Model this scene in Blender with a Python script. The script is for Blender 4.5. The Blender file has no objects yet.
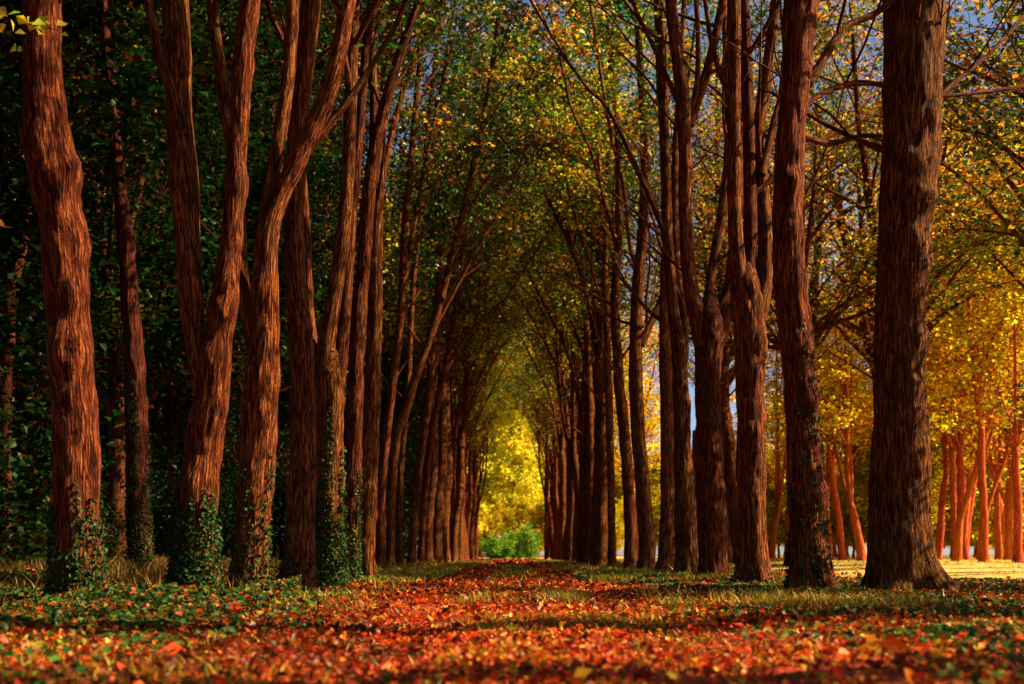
import bpy, math, random
import numpy as np
from mathutils import Vector

SC = bpy.context.scene
COL = SC.collection
F = 40.0 / 36.0 * 1024.0          # focal length in pixels
HZ = 555.0                        # horizon row of the photograph
CAMZ = 0.45
RW = 3.6                          # half width of the avenue
R = math.radians

# ------------------------------------------------------------------ helpers
def rng(seed): return np.random.default_rng(seed)

def smooth(a, b, x):
    t = np.clip((np.asarray(x, float) - a) / (b - a), 0, 1)
    return t * t * (3 - 2 * t)

def _hash(ix, iy, iz, seed):
    h = (ix * 374761393 + iy * 668265263 + iz * 2147483647 + seed * 144665) & 0xffffffff
    h = ((h ^ (h >> 13)) * 1274126177) & 0xffffffff
    h = (h ^ (h >> 16)) & 0xffffffff
    return h / 4294967295.0

def vnoise(p, seed=0):
    p = np.asarray(p, float)
    i = np.floor(p).astype(np.int64); f = p - i; f = f * f * (3 - 2 * f)
    out = 0
    for dx in (0, 1):
        for dy in (0, 1):
            for dz in (0, 1):
                w = (f[:, 0] if dx else 1 - f[:, 0]) * (f[:, 1] if dy else 1 - f[:, 1]) * (f[:, 2] if dz else 1 - f[:, 2])
                out = out + w * _hash(i[:, 0] + dx, i[:, 1] + dy, i[:, 2] + dz, seed)
    return out * 2 - 1

def fbm(p, seed=0, octv=3):
    p = np.asarray(p, float); o = 0; a = 1
    for k in range(octv):
        o = o + a * vnoise(p * (2 ** k), seed + k * 17); a *= .5
    return o

def gz(X, Y):
    """height of the ground"""
    X = np.asarray(X, float); Y = np.asarray(Y, float)
    X, Y = np.broadcast_arrays(X, Y)
    q = np.stack([X.ravel() * .25, Y.ravel() * .25, 0 * X.ravel()], 1)
    n = vnoise(q, 5).reshape(X.shape) * .045
    q2 = np.stack([X.ravel() * .9, Y.ravel() * .9, 0 * X.ravel() + 3], 1)
    n = n + vnoise(q2, 9).reshape(X.shape) * .02
    rut = -.035 * (np.exp(-((np.abs(X - .15) - .75) / .3) ** 2))
    bank = .22 * smooth(6, 12, X) * smooth(18, 42, Y) + .15 * smooth(5, 11, -X) * smooth(12, 40, Y)
    row = .0 * np.exp(-((np.abs(X) - 4.2) / 1.1) ** 2)
    return (n + rut + row) * (1 - .75 * smooth(20, 60, Y)) + bank

def make_mesh(name, verts, quads, mat, parent=None, col=None, bark=None, smooth_sh=True, tris=None):
    me = bpy.data.meshes.new(name)
    nv = len(verts); nq = len(quads); nt = 0 if tris is None else len(tris)
    me.vertices.add(nv); me.vertices.foreach_set('co', np.asarray(verts, np.float32).ravel())
    idx = np.asarray(quads, np.int32).ravel()
    starts = np.arange(nq) * 4; tot = np.full(nq, 4)
    if nt:
        idx = np.concatenate([idx, np.asarray(tris, np.int32).ravel()])
        starts = np.concatenate([starts, nq * 4 + np.arange(nt) * 3]); tot = np.concatenate([tot, np.full(nt, 3)])
    me.loops.add(len(idx)); me.loops.foreach_set('vertex_index', idx)
    me.polygons.add(nq + nt)
    me.polygons.foreach_set('loop_start', starts.astype(np.int32))
    me.polygons.foreach_set('loop_total', tot.astype(np.int32))
    if smooth_sh: me.polygons.foreach_set('use_smooth', np.ones(nq + nt, bool))
    if col is not None:
        a = me.color_attributes.new('Col', 'FLOAT_COLOR', 'POINT')
        a.data.foreach_set('color', np.concatenate([col, np.ones((nv, 1))], 1).astype(np.float32).ravel())
    if bark is not None:
        a = me.attributes.new('bark', 'FLOAT_VECTOR', 'POINT')
        a.data.foreach_set('vector', np.asarray(bark, np.float32).ravel())
    me.update(calc_edges=True)
    me.validate()
    me.materials.append(mat)
    o = bpy.data.objects.new(name, me); COL.objects.link(o)
    if parent is not None: o.parent = parent
    return o

def spline(P, n):
    """Catmull-Rom through rows of P"""
    P = np.asarray(P, float)
    if len(P) < 3:
        t = np.linspace(0, 1, n)[:, None]; return P[0] * (1 - t) + P[-1] * t
    Q = np.vstack([2 * P[0] - P[1], P, 2 * P[-1] - P[-2]])
    seg = np.linalg.norm(np.diff(P[:, :3], axis=0), axis=1); s = np.concatenate([[0], np.cumsum(seg)])
    u = np.linspace(0, s[-1], n); k = np.clip(np.searchsorted(s, u, 'right') - 1, 0, len(P) - 2)
    t = ((u - s[k]) / np.maximum(seg[k], 1e-9))[:, None]
    a, b, c, d = Q[k], Q[k + 1], Q[k + 2], Q[k + 3]
    return .5 * (2 * b + (c - a) * t + (2 * a - 5 * b + 4 * c - d) * t ** 2 + (3 * b - a - 3 * c + d) * t ** 3)

class Wood:
    """collects tapering tubes into one bark mesh"""
    def __init__(s): s.v = []; s.q = []; s.b = []; s.n = 0
    def tube(s, pts, rad, seg=8, bump=0.0, seed=0, flare=0.0, lumps=()):
        pts = np.asarray(pts, float); rad = np.asarray(rad, float); n = len(pts)
        T = np.gradient(pts, axis=0); T /= np.maximum(np.linalg.norm(T, axis=1, keepdims=True), 1e-9)
        ref = np.array([0., -1., 0.]); 
        if abs(T[0] @ ref) > .9: ref = np.array([1., 0, 0])
        U = np.empty_like(T); u = ref - T[0] * (ref @ T[0]); u /= np.linalg.norm(u)
        for i in range(n):
            u = u - T[i] * (u @ T[i]); u /= np.linalg.norm(u); U[i] = u
        W = np.cross(T, U)
        th = np.linspace(0, 2 * math.pi, seg, endpoint=False)
        ln = np.concatenate([[0], np.cumsum(np.linalg.norm(np.diff(pts, axis=0), axis=1))])
        ct, st = np.cos(th), np.sin(th)
        rr = np.repeat(rad[:, None], seg, 1)
        R0 = rr.copy()
        B = np.stack([ct[None] * R0, st[None] * R0, np.repeat(ln[:, None], seg, 1)], 2)
        if bump > 0:
            q = B.reshape(-1, 3)
            rmax = rad.max()
            a = fbm(q * np.array([2.2, 2.2, 1.1]) / max(rmax * 2, .2), seed, 3).reshape(n, seg)       # lobes, swellings
            tw = q.copy(); tw[:, 0] += .035 * vnoise(q * [4, 4, 2.6], seed + 5); tw[:, 1] += .035 * vnoise(q * [4, 4, 2.6], seed + 6)
            b = vnoise(tw * [36, 36, 2.2], seed + 3).reshape(n, seg)                                    # bark ridges
            c = vnoise(tw * [42, 42, 6.0], seed + 4).reshape(n, seg)
            rr = rr * (1 + bump * .6 * a) + bump * .10 * (1 - np.abs(b) * 2) * np.minimum(R0 / .25, 1) + bump * .05 * c * np.minimum(R0 / .25, 1)
            for (zl, tl, amp, sz) in lumps:      # burls and branch scars
                d2 = ((ln[:, None] - zl) / sz) ** 2 + ((np.angle(np.exp(1j * (th[None] - tl)))) * R0 / sz) ** 2
                rr = rr + amp * (np.exp(-d2) - .75 * np.exp(-d2 * 6))
        if flare > 0:
            z = ln[:, None]
            but = .55 + .45 * np.cos(th[None] * 5 + seed + .7 * np.sin(th[None] * 2 + seed))
            rr = rr * (1 + flare * np.exp(-z / .20) * but * 2.0 + .12 * np.exp(-z / .9))
        V = pts[:, None] + rr[:, :, None] * (ct[None, :, None] * U[:, None] + st[None, :, None] * W[:, None])
        base = s.n
        i = np.arange(n - 1)[:, None] * seg; j = np.arange(seg)[None]; jn = (j + 1) % seg
        Q = np.stack([i + j, i + jn, i + seg + jn, i + seg + j], 2).reshape(-1, 4) + base
        s.v.append(V.reshape(-1, 3)); s.q.append(Q); s.b.append(B.reshape(-1, 3)); s.n += n * seg
        # end cap
        s.v.append((pts[-1] + T[-1] * rad[-1] * .6)[None]); s.b.append(np.array([[0, 0, ln[-1]]]))
        k = np.arange(seg); top = base + (n - 1) * seg
        s.q.append(np.stack([top + k, top + (k + 1) % seg, np.full(seg, s.n), np.full(seg, s.n)], 1)); s.n += 1
    def build(s, name, mat, parent=None):
        q = np.concatenate(s.q); t = q[q[:, 2] == q[:, 3]][:, :3]; q = q[q[:, 2] != q[:, 3]]
        return make_mesh(name, np.concatenate(s.v), q, mat, parent, bark=np.concatenate(s.b), tris=t)

def leaf_mesh(name, C, N, size, colr, mat, parent, r, fold=.18, wide=.36):
    """kite-shaped folded leaves: centres C, normals N"""
    n = len(C)
    N = N / np.maximum(np.linalg.norm(N, axis=1, keepdims=True), 1e-9)
    a = r.normal(size=(n, 3)); a -= N * (a * N).sum(1, keepdims=True); a /= np.maximum(np.linalg.norm(a, axis=1, keepdims=True), 1e-9)
    b = np.cross(N, a); s = np.asarray(size)[:, None]
    droop = r.uniform(-.12, .02, (n, 1))
    V = np.stack([C - a * s * .5, C - b * s * wide + N * s * fold - a * s * .08, C + a * s * .55 + N * s * droop, C + b * s * wide + N * s * fold - a * s * .08], 1).reshape(-1, 3)
    k = np.arange(n)[:, None] * 4
    T = np.concatenate([k + [0, 3, 2], k + [0, 2, 1]], 0)
    return make_mesh(name, V, np.zeros((0, 4), int), mat, parent, col=np.repeat(colr, 4, 0), smooth_sh=False, tris=T)

def tag(o, label=None, cat=None, group=None, kind=None):
    if label: o['label'] = label
    if cat: o['category'] = cat
    if group: o['group'] = group
    if kind: o['kind'] = kind
    return o

def empty(name, loc):
    o = bpy.data.objects.new(name, None); COL.objects.link(o); o.location = loc; o.empty_display_size = .2
    return o

def copy_tree(o, parent=None):
    c = o.copy(); COL.objects.link(c)
    if parent is not None: c.parent = parent
    for ch in [x for x in o.children]: copy_tree(ch, c)
    return c

# ------------------------------------------------------------------ materials
def new_mat(name):
    m = bpy.data.materials.new(name); m.use_nodes = True
    nt = m.node_tree; nt.nodes.clear()
    out = nt.nodes.new('ShaderNodeOutputMaterial')
    return m, nt, out

def ramp(nt, stops, fac):
    n = nt.nodes.new('ShaderNodeValToRGB'); e = n.color_ramp.elements
    while len(e) < len(stops): e.new(.5)
    for i, (p, c) in enumerate(stops): e[i].position = p; e[i].color = (*c, 1)
    nt.links.new(fac, n.inputs[0]); return n.outputs[0]

def math_node(nt, op, a, b=None):
    n = nt.nodes.new('ShaderNodeMath'); n.operation = op
    for i, x in enumerate((a, b)):
        if x is None: continue
        if isinstance(x, (int, float)): n.inputs[i].default_value = x
        else: nt.links.new(x, n.inputs[i])
    return n.outputs[0]

def bark_mat(name, dark, mid, light, moss=None, strength=.7):
    m, nt, out = new_mat(name); L = nt.links
    at = nt.nodes.new('ShaderNodeAttribute'); at.attribute_name = 'bark'
    def mapped(sx, sz):
        mp = nt.nodes.new('ShaderNodeMapping'); mp.inputs['Scale'].default_value = (sx, sx, sz); L.new(at.outputs['Vector'], mp.inputs['Vector']); return mp.outputs[0]
    def noise(vec, scale, det, dist=0.):
        n = nt.nodes.new('ShaderNodeTexNoise'); n.inputs['Scale'].default_value = scale; n.inputs['Detail'].default_value = det
        n.inputs['Distortion'].default_value = dist; L.new(vec, n.inputs['Vector']); return n.outputs['Fac']
    fine = noise(mapped(1, .10), 46, 6, .5)
    def furrow(scale, zs, dist):
        n = noise(mapped(1, zs), scale, 2.5, dist)
        return math_node(nt, 'MINIMUM', math_node(nt, 'MULTIPLY', math_node(nt, 'ABSOLUTE', math_node(nt, 'SUBTRACT', n, .5)), 8.0), 1.0)
    rd = math_node(nt, 'MULTIPLY', furrow(34, .085, .35), math_node(nt, 'ADD', math_node(nt, 'MULTIPLY', furrow(70, .16, .4), .5), .5))
    patch = noise(mapped(1, .5), 3.2, 4)
    f = math_node(nt, 'ADD', math_node(nt, 'MULTIPLY', rd, .62), math_node(nt, 'ADD', math_node(nt, 'MULTIPLY', fine, .25), math_node(nt, 'MULTIPLY', patch, .3)))
    c = ramp(nt, [(.28, dark), (.62, mid), (.98, light)], f)  # dark furrows and light crests put micro-shade and highlight into the bark colour
    if moss:
        mx = nt.nodes.new('ShaderNodeMix'); mx.data_type = 'RGBA'
        L.new(ramp(nt, [(.52, (0, 0, 0)), (.70, (.35, .35, .35))], noise(mapped(1, .35), 2.4, 6)), mx.inputs['Factor'])
        L.new(c, mx.inputs['A']); mx.inputs['B'].default_value = (*moss, 1); c = mx.outputs['Result']
    oi = nt.nodes.new('ShaderNodeObjectInfo'); hs = nt.nodes.new('ShaderNodeHueSaturation')
    L.new(math_node(nt, 'ADD', math_node(nt, 'MULTIPLY', oi.outputs['Random'], .55), .72), hs.inputs['Value'])
    L.new(math_node(nt, 'ADD', math_node(nt, 'MULTIPLY', math_node(nt, 'FRACT', math_node(nt, 'MULTIPLY', oi.outputs['Random'], 7.3)), .022), .487), hs.inputs['Hue'])
    L.new(c, hs.inputs['Color']); c = hs.outputs[0]
    bs = nt.nodes.new('ShaderNodeBsdfPrincipled'); L.new(c, bs.inputs['Base Color']); bs.inputs['Roughness'].default_value = .85
    bs.inputs['Specular IOR Level'].default_value = .08
    bp = nt.nodes.new('ShaderNodeBump'); bp.inputs['Strength'].default_value = strength; bp.inputs['Distance'].default_value = .035
    L.new(math_node(nt, 'ADD', math_node(nt, 'MULTIPLY', rd, .7), math_node(nt, 'MULTIPLY', fine, .6)), bp.inputs['Height'])
    L.new(bp.outputs[0], bs.inputs['Normal']); L.new(bs.outputs[0], out.inputs[0])
    return m

def leaf_mat(name, trans=.45, gloss=.06):
    m, nt, out = new_mat(name); L = nt.links
    at = nt.nodes.new('ShaderNodeAttribute'); at.attribute_name = 'Col'
    d = nt.nodes.new('ShaderNodeBsdfDiffuse'); t = nt.nodes.new('ShaderNodeBsdfTranslucent')
    g = nt.nodes.new('ShaderNodeBsdfGlossy'); g.inputs['Roughness'].default_value = .45
    L.new(at.outputs['Color'], d.inputs['Color'])
    tc = nt.nodes.new('ShaderNodeMix'); tc.data_type = 'RGBA'; tc.blend_type = 'MULTIPLY'; tc.inputs['Factor'].default_value = .5
    L.new(at.outputs['Color'], tc.inputs['A']); tc.inputs['B'].default_value = (1.0, .95, .35, 1)
    L.new(tc.outputs['Result'], t.inputs['Color'])
    m1 = nt.nodes.new('ShaderNodeMixShader'); m1.inputs[0].default_value = trans; L.new(d.outputs[0], m1.inputs[1]); L.new(t.outputs[0], m1.inputs[2])
    m2 = nt.nodes.new('ShaderNodeMixShader'); m2.inputs[0].default_value = gloss; L.new(m1.outputs[0], m2.inputs[1]); L.new(g.outputs[0], m2.inputs[2])
    g.inputs['Color'].default_value = (.8, .75, .6, 1)
    L.new(m2.outputs[0], out.inputs[0]); return m

def ground_mat(name, stops, scale=14., spots=None, rough=.9, soil=(.03, .012, .006)):
    m, nt, out = new_mat(name); L = nt.links
    tc = nt.nodes.new('ShaderNodeTexCoord')
    def noise(scale, det):
        n = nt.nodes.new('ShaderNodeTexNoise'); n.inputs['Scale'].default_value = scale; n.inputs['Detail'].default_value = det; L.new(tc.outputs['Object'], n.inputs['Vector']); return n.outputs['Fac']
    vo = nt.nodes.new('ShaderNodeTexVoronoi'); vo.inputs['Scale'].default_value = scale; L.new(tc.outputs['Object'], vo.inputs['Vector'])
    sep = nt.nodes.new('ShaderNodeSeparateColor'); L.new(vo.outputs['Color'], sep.inputs[0])
    f = math_node(nt, 'ADD', math_node(nt, 'MULTIPLY', sep.outputs[0], .65), math_node(nt, 'MULTIPLY', noise(1.3, 6), .45))
    c = ramp(nt, stops, f)
    mx = nt.nodes.new('ShaderNodeMix'); mx.data_type = 'RGBA'
    L.new(ramp(nt, [(.42, (.75, .75, .75)), (.58, (0, 0, 0))], noise(5, 8)), mx.inputs['Factor'])
    L.new(c, mx.inputs['A']); mx.inputs['B'].default_value = (*soil, 1); c = mx.outputs['Result']
    bs = nt.nodes.new('ShaderNodeBsdfPrincipled'); L.new(c, bs.inputs['Base Color']); bs.inputs['Roughness'].default_value = rough
    bs.inputs['Specular IOR Level'].default_value = .15
    bp = nt.nodes.new('ShaderNodeBump'); bp.inputs['Strength'].default_value = .8; bp.inputs['Distance'].default_value = .03
    L.new(math_node(nt, 'ADD', vo.outputs['Distance'], noise(40, 4)), bp.inputs['Height']); L.new(bp.outputs[0], bs.inputs['Normal'])
    L.new(bs.outputs[0], out.inputs[0]); return m

M_BARK = bark_mat('avenue_bark', (.014, .003, .0014), (.15, .042, .0095), (.37, .145, .032), moss=(.085, .065, .014), strength=.8)
M_BARK_DARK = bark_mat('wood_bark', (.03, .008, .004), (.12, .035, .015), (.20, .07, .03), strength=.6)
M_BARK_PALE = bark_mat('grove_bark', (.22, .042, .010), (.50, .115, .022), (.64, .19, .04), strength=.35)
M_LEAF = leaf_mat('avenue_leaves', .56)
M_IVY = leaf_mat('ivy_leaves', .15, .012)
M_DKLEAF = leaf_mat('wood_leaves', .35, .015)
M_LITTER = leaf_mat('fallen_leaf', .22, .03)
M_GRASS = leaf_mat('grass_blades', .35, .04)

GREEN = (.030, .085, .010); DKGREEN = (.010, .040, .010); YGREEN = (.20, .25, .012); GOLD = (.55, .30, .012)
ORANGE = (.48, .13, .010); RED = (.42, .035, .008); YELLOW = (.70, .58, .015); BROWN = (.16, .05, .012); EMER = (.012, .11, .02)

def pick(r, n, pal, w, jit=.25):
    w = np.asarray(w, float); w /= w.sum()
    c = np.asarray(pal, float)[r.choice(len(pal), n, p=w)]
    return c * np.exp(r.normal(0, jit, (n, 1))) * np.exp(r.normal(0, .10, (n, 3)))

# ------------------------------------------------------------------ tree growing
def unit(v): return v / max(np.linalg.norm(v), 1e-9)

def grow(p, d, L, r0, r1, r, up=.10, lean=np.zeros(3), wig=.12, step=.45):
    n = max(4, int(L / step)); st = L / n
    P = [np.array(p, float)]; d = unit(np.array(d, float))
    for i in range(n):
        d = unit(d + np.array([0, 0, up]) + lean * (2.0 * i / n) + r.normal(0, wig, 3))
        P.append(P[-1] + d * st)
    t = np.linspace(0, 1, n + 1)
    return np.array(P), r0 * (1 - t) + r1 * t

def branch_out(stems, r, wood, inward, zlo, leafz, gap=.75, blen=(2.2, 4.6), ntw=5, nleaf=40, lsize=.10, spread=.33, lean_k=.10, twr=.007, bare=.25, drop=0.0, arch=None, each=None):
    """side branches, twigs and leaf positions for a set of stems [(pts, rad)]"""
    LC = []; LG = []
    g = 0
    for (P, Rd) in stems:
        seg = np.linalg.norm(np.diff(P, axis=0), axis=1); s = np.concatenate([[0], np.cumsum(seg)])
        u = gap * r.uniform(.3, 1)
        while u < s[-1]:
            k = min(np.searchsorted(s, u), len(P) - 1); p = P[k]; rad = Rd[k]
            u += gap * r.uniform(.55, 1.45)
            if p[2] < zlo: continue
            az = r.uniform(0, 2 * math.pi); h = np.array([math.cos(az), math.sin(az), 0]); h = unit(h + inward * r.uniform(0, 1.1))
            el = r.uniform(R(28), R(62)); d = h * math.cos(el) + np.array([0, 0, 1]) * math.sin(el)
            L = r.uniform(*blen) * (1 - .45 * s[k] / s[-1])
            rb = min(rad * .5, .012 + .012 * L)
            B, Br = grow(p, d, L, rb, .006, r, up=.05 - drop, lean=h * .03, wig=.10)
            if arch is not None and (B[-1] * arch[:3]).sum() > 1.2 and B[-1][2] < arch[3] - 2.0: continue
            if each is not None: wood = Wood(); each.append(wood)
            wood.tube(B, Br, 6 if each is not None else 5)
            for q in range(ntw):
                kk = int(len(B) * r.uniform(.35, 1.0)); kk = min(kk, len(B) - 1)
                dd = unit(B[kk] - B[kk - 1] + r.normal(0, .55, 3) + np.array([0, 0, .1 - drop * 2]))
                Tw, Tr = grow(B[kk], dd, r.uniform(.7, 1.7), min(.012, Br[kk]), .003, r, up=.02 - drop, wig=.16, step=.3)
                if len(Tw) > 1: wood.tube(Tw, np.maximum(Tr, twr * .5), 3)
                if Tw[-1][2] < leafz + r.uniform(-1, 1): continue
                if r.random() < bare: continue
                m = max(2, int(nleaf * r.uniform(.5, 1.5)))
                idx = r.integers(0, len(Tw), m)
                LC.append(Tw[idx] + r.normal(0, spread * .62, (m, 3)) * [1, 1, .45]); LG.append(np.full(m, g)); g += 1
    if not LC: return np.zeros((0, 3)), np.zeros(0, int)
    LC = np.concatenate(LC); LG = np.concatenate(LG)
    if arch is not None:
        xi = LC @ arch[:3]; k = LC[:, 2] > leafz - 1 + (arch[3] - leafz) * smooth(.4, 2.2, xi) + r.normal(0, .5, len(LC))
        LC, LG = LC[k], LG[k]
    return LC, LG

def crown(name, C, G, r, pal, w, size, mat, parent, jit=.22, upb=1.0):
    gcol = pick(r, int(G.max()) + 1, pal, w, .25)
    c = gcol[G]
    mixr = r.random(len(C)) < .3
    c[mixr] = pick(r, int(mixr.sum()), pal, w, .25)
    c = c * np.exp(r.normal(0, jit, (len(C), 1)))
    N = r.normal(0, .55, (len(C), 3)) + np.array([0, 0, upb])
    return leaf_mesh(name, C, N, size * r.uniform(.65, 1.35, len(C)), np.clip(c, .002, .85), mat, parent, r)

def ivy_on(P, Rd, r, n, ztop, parent, size=.041, thick=.03, cols=(DKGREEN, (.02, .06, .012), (.05, .08, .012)), side=None):
    seg = np.linalg.norm(np.diff(P, axis=0), axis=1); s = np.concatenate([[0], np.cumsum(seg)])
    u = ztop * r.random(n) ** 1.7
    th = r.uniform(0, 2 * math.pi, n)
    # tongues of ivy climbing at some angles only
    lim = ztop * (.35 + .65 * np.clip(fbm(np.stack([np.cos(th) * 1.6, np.sin(th) * 1.6, u * .4], 1), int(r.integers(999)), 2) + .45, 0, 1))
    keep = u < lim; u, th = u[keep], th[keep]
    k = np.clip(np.searchsorted(s, u), 0, len(P) - 1)
    rad = Rd[k] * (1.05 + .35 * np.exp(-u / .22)) + np.abs(r.normal(0, thick * .6, len(u))) + .012
    O = np.stack([np.cos(th), np.sin(th), 0 * th], 1)
    C = P[k] + O * rad[:, None]; C[:, 2] += r.uniform(-.03, .03, len(u))
    return leaf_mesh('ivy', C, O + r.normal(0, .5, O.shape) + [0, 0, .35], size * r.uniform(.6, 1.4, len(u)), pick(r, len(u), cols, (3, 2, 1), .35), M_IVY, parent, r)

def unproj(x, y, d): return np.array([(x - 512.0) / F * d, d, CAMZ + (HZ - y) / F * d])

AV_PAL = [(.05, .14, .012), GREEN, (.34, .38, .016), (.62, .40, .014), ORANGE, BROWN, (.015, .15, .03)]
AV_W = [2.6, 1.2, 3.0, 2.0, .6, .4, 1.5]

def traced_tree(label, depth, trunk, limbs, seed, ivy=(0, 0), lumps=(), group=None, flare=.35, top=16.5, leafy=True, bscale=1.0, bark=None):
    """a tree drawn from pixel polylines (x, y, width) at its own depth"""
    r = rng(seed)
    bx = (trunk[0][0] - 512) / F * depth
    base = np.array([bx, depth, float(gz(bx, depth)) - .04])
    root = empty('avenue_tree', base)
    if depth < 24: lumps = list(lumps) + [(r.uniform(.7, 6), r.uniform(-1.1, 1.3), r.uniform(.03, .055), r.uniform(.07, .12)) for _ in range(6)]
    tag(root, label, 'tree', group or 'trees lining the avenue')
    inward = np.array([-np.sign(bx), 0, 0.])
    bark = bark or M_BARK
    def to3(line, dy0=0., dy1=0., first=False):
        n = len(line); out = []
        for i, (x, y, w) in enumerate(line):
            p = unproj(x, y, depth); t = i / max(n - 1, 1)
            p[1] += dy0 * (1 - t) + dy1 * t
            p[0] *= p[1] / depth; p[2] = CAMZ + (p[2] - CAMZ) * p[1] / depth
            out.append([*p, .47 * w / F * depth * p[1] / depth])
        out = np.array(out)
        if first: out[0, 2] = base[2]
        out[:, :3] -= base
        return out
    def extend(A, r):
        """carry a stem that leaves the frame on up to the crown"""
        if A[-1, 2] < top - 2 and A[-1, 2] > 2.0:
            d = unit(A[-1, :3] - A[-2, :3]); d = unit(d * np.array([.8, .8, 1]) + [0, 0, .15]); L = (top - A[-1, 2]) * r.uniform(.85, 1.0)
            P, Rr = grow(A[-1, :3], d, L, A[-1, 3], .03, r, up=.06, lean=inward * .012, wig=.035, step=1.0)
            A = np.vstack([A, np.column_stack([P, Rr])[1:]])
        return A
    stems = []
    T = to3(trunk, first=True)
    closed = bool(limbs) and trunk[-1][1] > 30 and T[-1, 2] < top - 4 and trunk[-1][1] > 60
    if not closed: T = extend(T, r)
    else:
        d = unit(T[-1, :3] - T[-2, :3]); e = T[-1, 3]
        T = np.vstack([T, [*(T[-1, :3] + d * e * 1.3), e * .72], [*(T[-1, :3] + d * e * 2.6), e * .22]])
    seg_n = 56 if depth < 24 else 28
    n = int(np.clip(T[-1, 2] / (.05 if depth < 24 else .10), 30, 340))
    S = spline(T, n); S[:, 3] = np.maximum(S[:, 3], .02)
    w = Wood(); w.tube(S[:, :3], S[:, 3], seg_n, bump=.16 if depth < 24 else .12, seed=seed, flare=flare, lumps=lumps)
    w.build('trunk', bark, root); stems.append((S[:, :3], S[:, 3]))
    for (line, dy) in limbs:
        A = to3(line, 0., dy)
        if closed and line[0][1] > trunk[-1][1] - 5: A[0, 3] *= 1.25; A[1, 3] *= 1.15
        A = extend(A, r)
        n = int(np.clip(np.linalg.norm(A[-1, :3] - A[0, :3]) / .07, 20, 240))
        S2 = spline(A, n); S2[:, 3] = np.maximum(S2[:, 3], .015)
        w = Wood(); w.tube(S2[:, :3], S2[:, 3], 30 if depth < 24 else 16, bump=.11, seed=seed + 31)
        w.build('limb', bark, root); stems.append((S2[:, :3], S2[:, 3]))
    if leafy:
        w = Wood()
        near = depth < 24; each = []
        if bx > 0: LC, LG = branch_out(stems, r, w, inward, 5.2, 11.5, gap=1.7 if near else .85, blen=(1.8, 4.4), nleaf=int((26 if near else 52) * bscale), each=each)
        else: LC, LG = branch_out(stems, r, w, inward, 6.0 if near else 4.8, 6.3 if near else 8.5, gap=.62 if near else .8, blen=(1.8, 4.4), ntw=6, nleaf=int((44 if near else 34) * bscale), bare=.15, each=each, arch=np.array([inward[0], 0, 0, 11.5]))
        for k in (each or []): k.build('branch', bark, root)
        if w.n: w.build('branches', bark, root)
        if len(LC): crown('crown', LC, LG, r, AV_PAL if bx > 0 else [GREEN, DKGREEN, YGREEN, GOLD, ORANGE, BROWN, EMER], AV_W if bx > 0 else [2.2, 4.4, .5, .5, .3, 1.0, 1.0], .10 if near else .14, M_LEAF, root)
    if ivy[0]:
        ivy_on(S[:, :3], S[:, 3], r, int(ivy[0] * 2.0), ivy[1], root)
    return root

# ------------------------------------------------------------------ camera, light, sky
cam = bpy.data.cameras.new('camera'); co = bpy.data.objects.new('camera', cam); COL.objects.link(co)
co.location = (0, 0, CAMZ); co.rotation_euler = (R(90), 0, 0)
cam.lens = 40; cam.sensor_width = 36; cam.shift_y = (HZ - 342) / 1024; cam.clip_end = 3000; cam.clip_start = .05
cam.dof.use_dof = True; cam.dof.focus_distance = 14.5; cam.dof.aperture_fstop = 1.8
SC.camera = co
vs = SC.view_settings; vs.view_transform = 'Standard'; vs.look = 'None'; vs.gamma = 1; vs.use_curve_mapping = False; vs.exposure = 1.65
SC.render.film_transparent = False; SC.cycles.use_denoising = True; SC.cycles.max_bounces = 8; SC.cycles.transparent_max_bounces = 4

SUN_AZ, SUN_EL = 88.0, 38.0       # degrees right of the view axis, above the horizon
wd = bpy.data.worlds.new('World'); SC.world = wd; wd.use_nodes = True
wn = wd.node_tree; wn.nodes.clear()
sky = wn.nodes.new('ShaderNodeTexSky'); sky.sky_type = 'NISHITA'; sky.sun_disc = False
sky.sun_elevation = R(SUN_EL); sky.sun_rotation = R(SUN_AZ); sky.air_density = .6; sky.dust_density = .9; sky.ozone_density = .5
bg = wn.nodes.new('ShaderNodeBackground'); bg.inputs['Strength'].default_value = .05
wo = wn.nodes.new('ShaderNodeOutputWorld'); wn.links.new(sky.outputs[0], bg.inputs[0]); wn.links.new(bg.outputs[0], wo.inputs[0])
sl = bpy.data.lights.new('sun', 'SUN'); sl.energy = 5.0; sl.angle = R(.6); sl.color = (1.0, .69, .36)
so = bpy.data.objects.new('sun', sl); COL.objects.link(so)
sd = Vector((math.sin(R(SUN_AZ)) * math.cos(R(SUN_EL)), math.cos(R(SUN_AZ)) * math.cos(R(SUN_EL)), math.sin(R(SUN_EL))))
so.rotation_euler = sd.to_track_quat('Z', 'Y').to_euler(); so.location = (30, 20, 30)

# ------------------------------------------------------------------ ground
def sheet(name, xs, ys, mat, dz=0., edge=None):
    X, Y = np.meshgrid(xs, ys); 
    if edge is not None: X = edge(X, Y)
    Z = gz(X, Y) + dz
    V = np.stack([X, Y, Z], 2).reshape(-1, 3); nx = len(xs); ny = len(ys)
    i = np.arange(ny - 1)[:, None] * nx; j = np.arange(nx - 1)[None]
    Q = np.stack([i + j, i + j + 1, i + nx + j + 1, i + nx + j], 2).reshape(-1, 4)
    o = make_mesh(name, V, Q, mat); o['kind'] = 'structure'; return o

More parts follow.
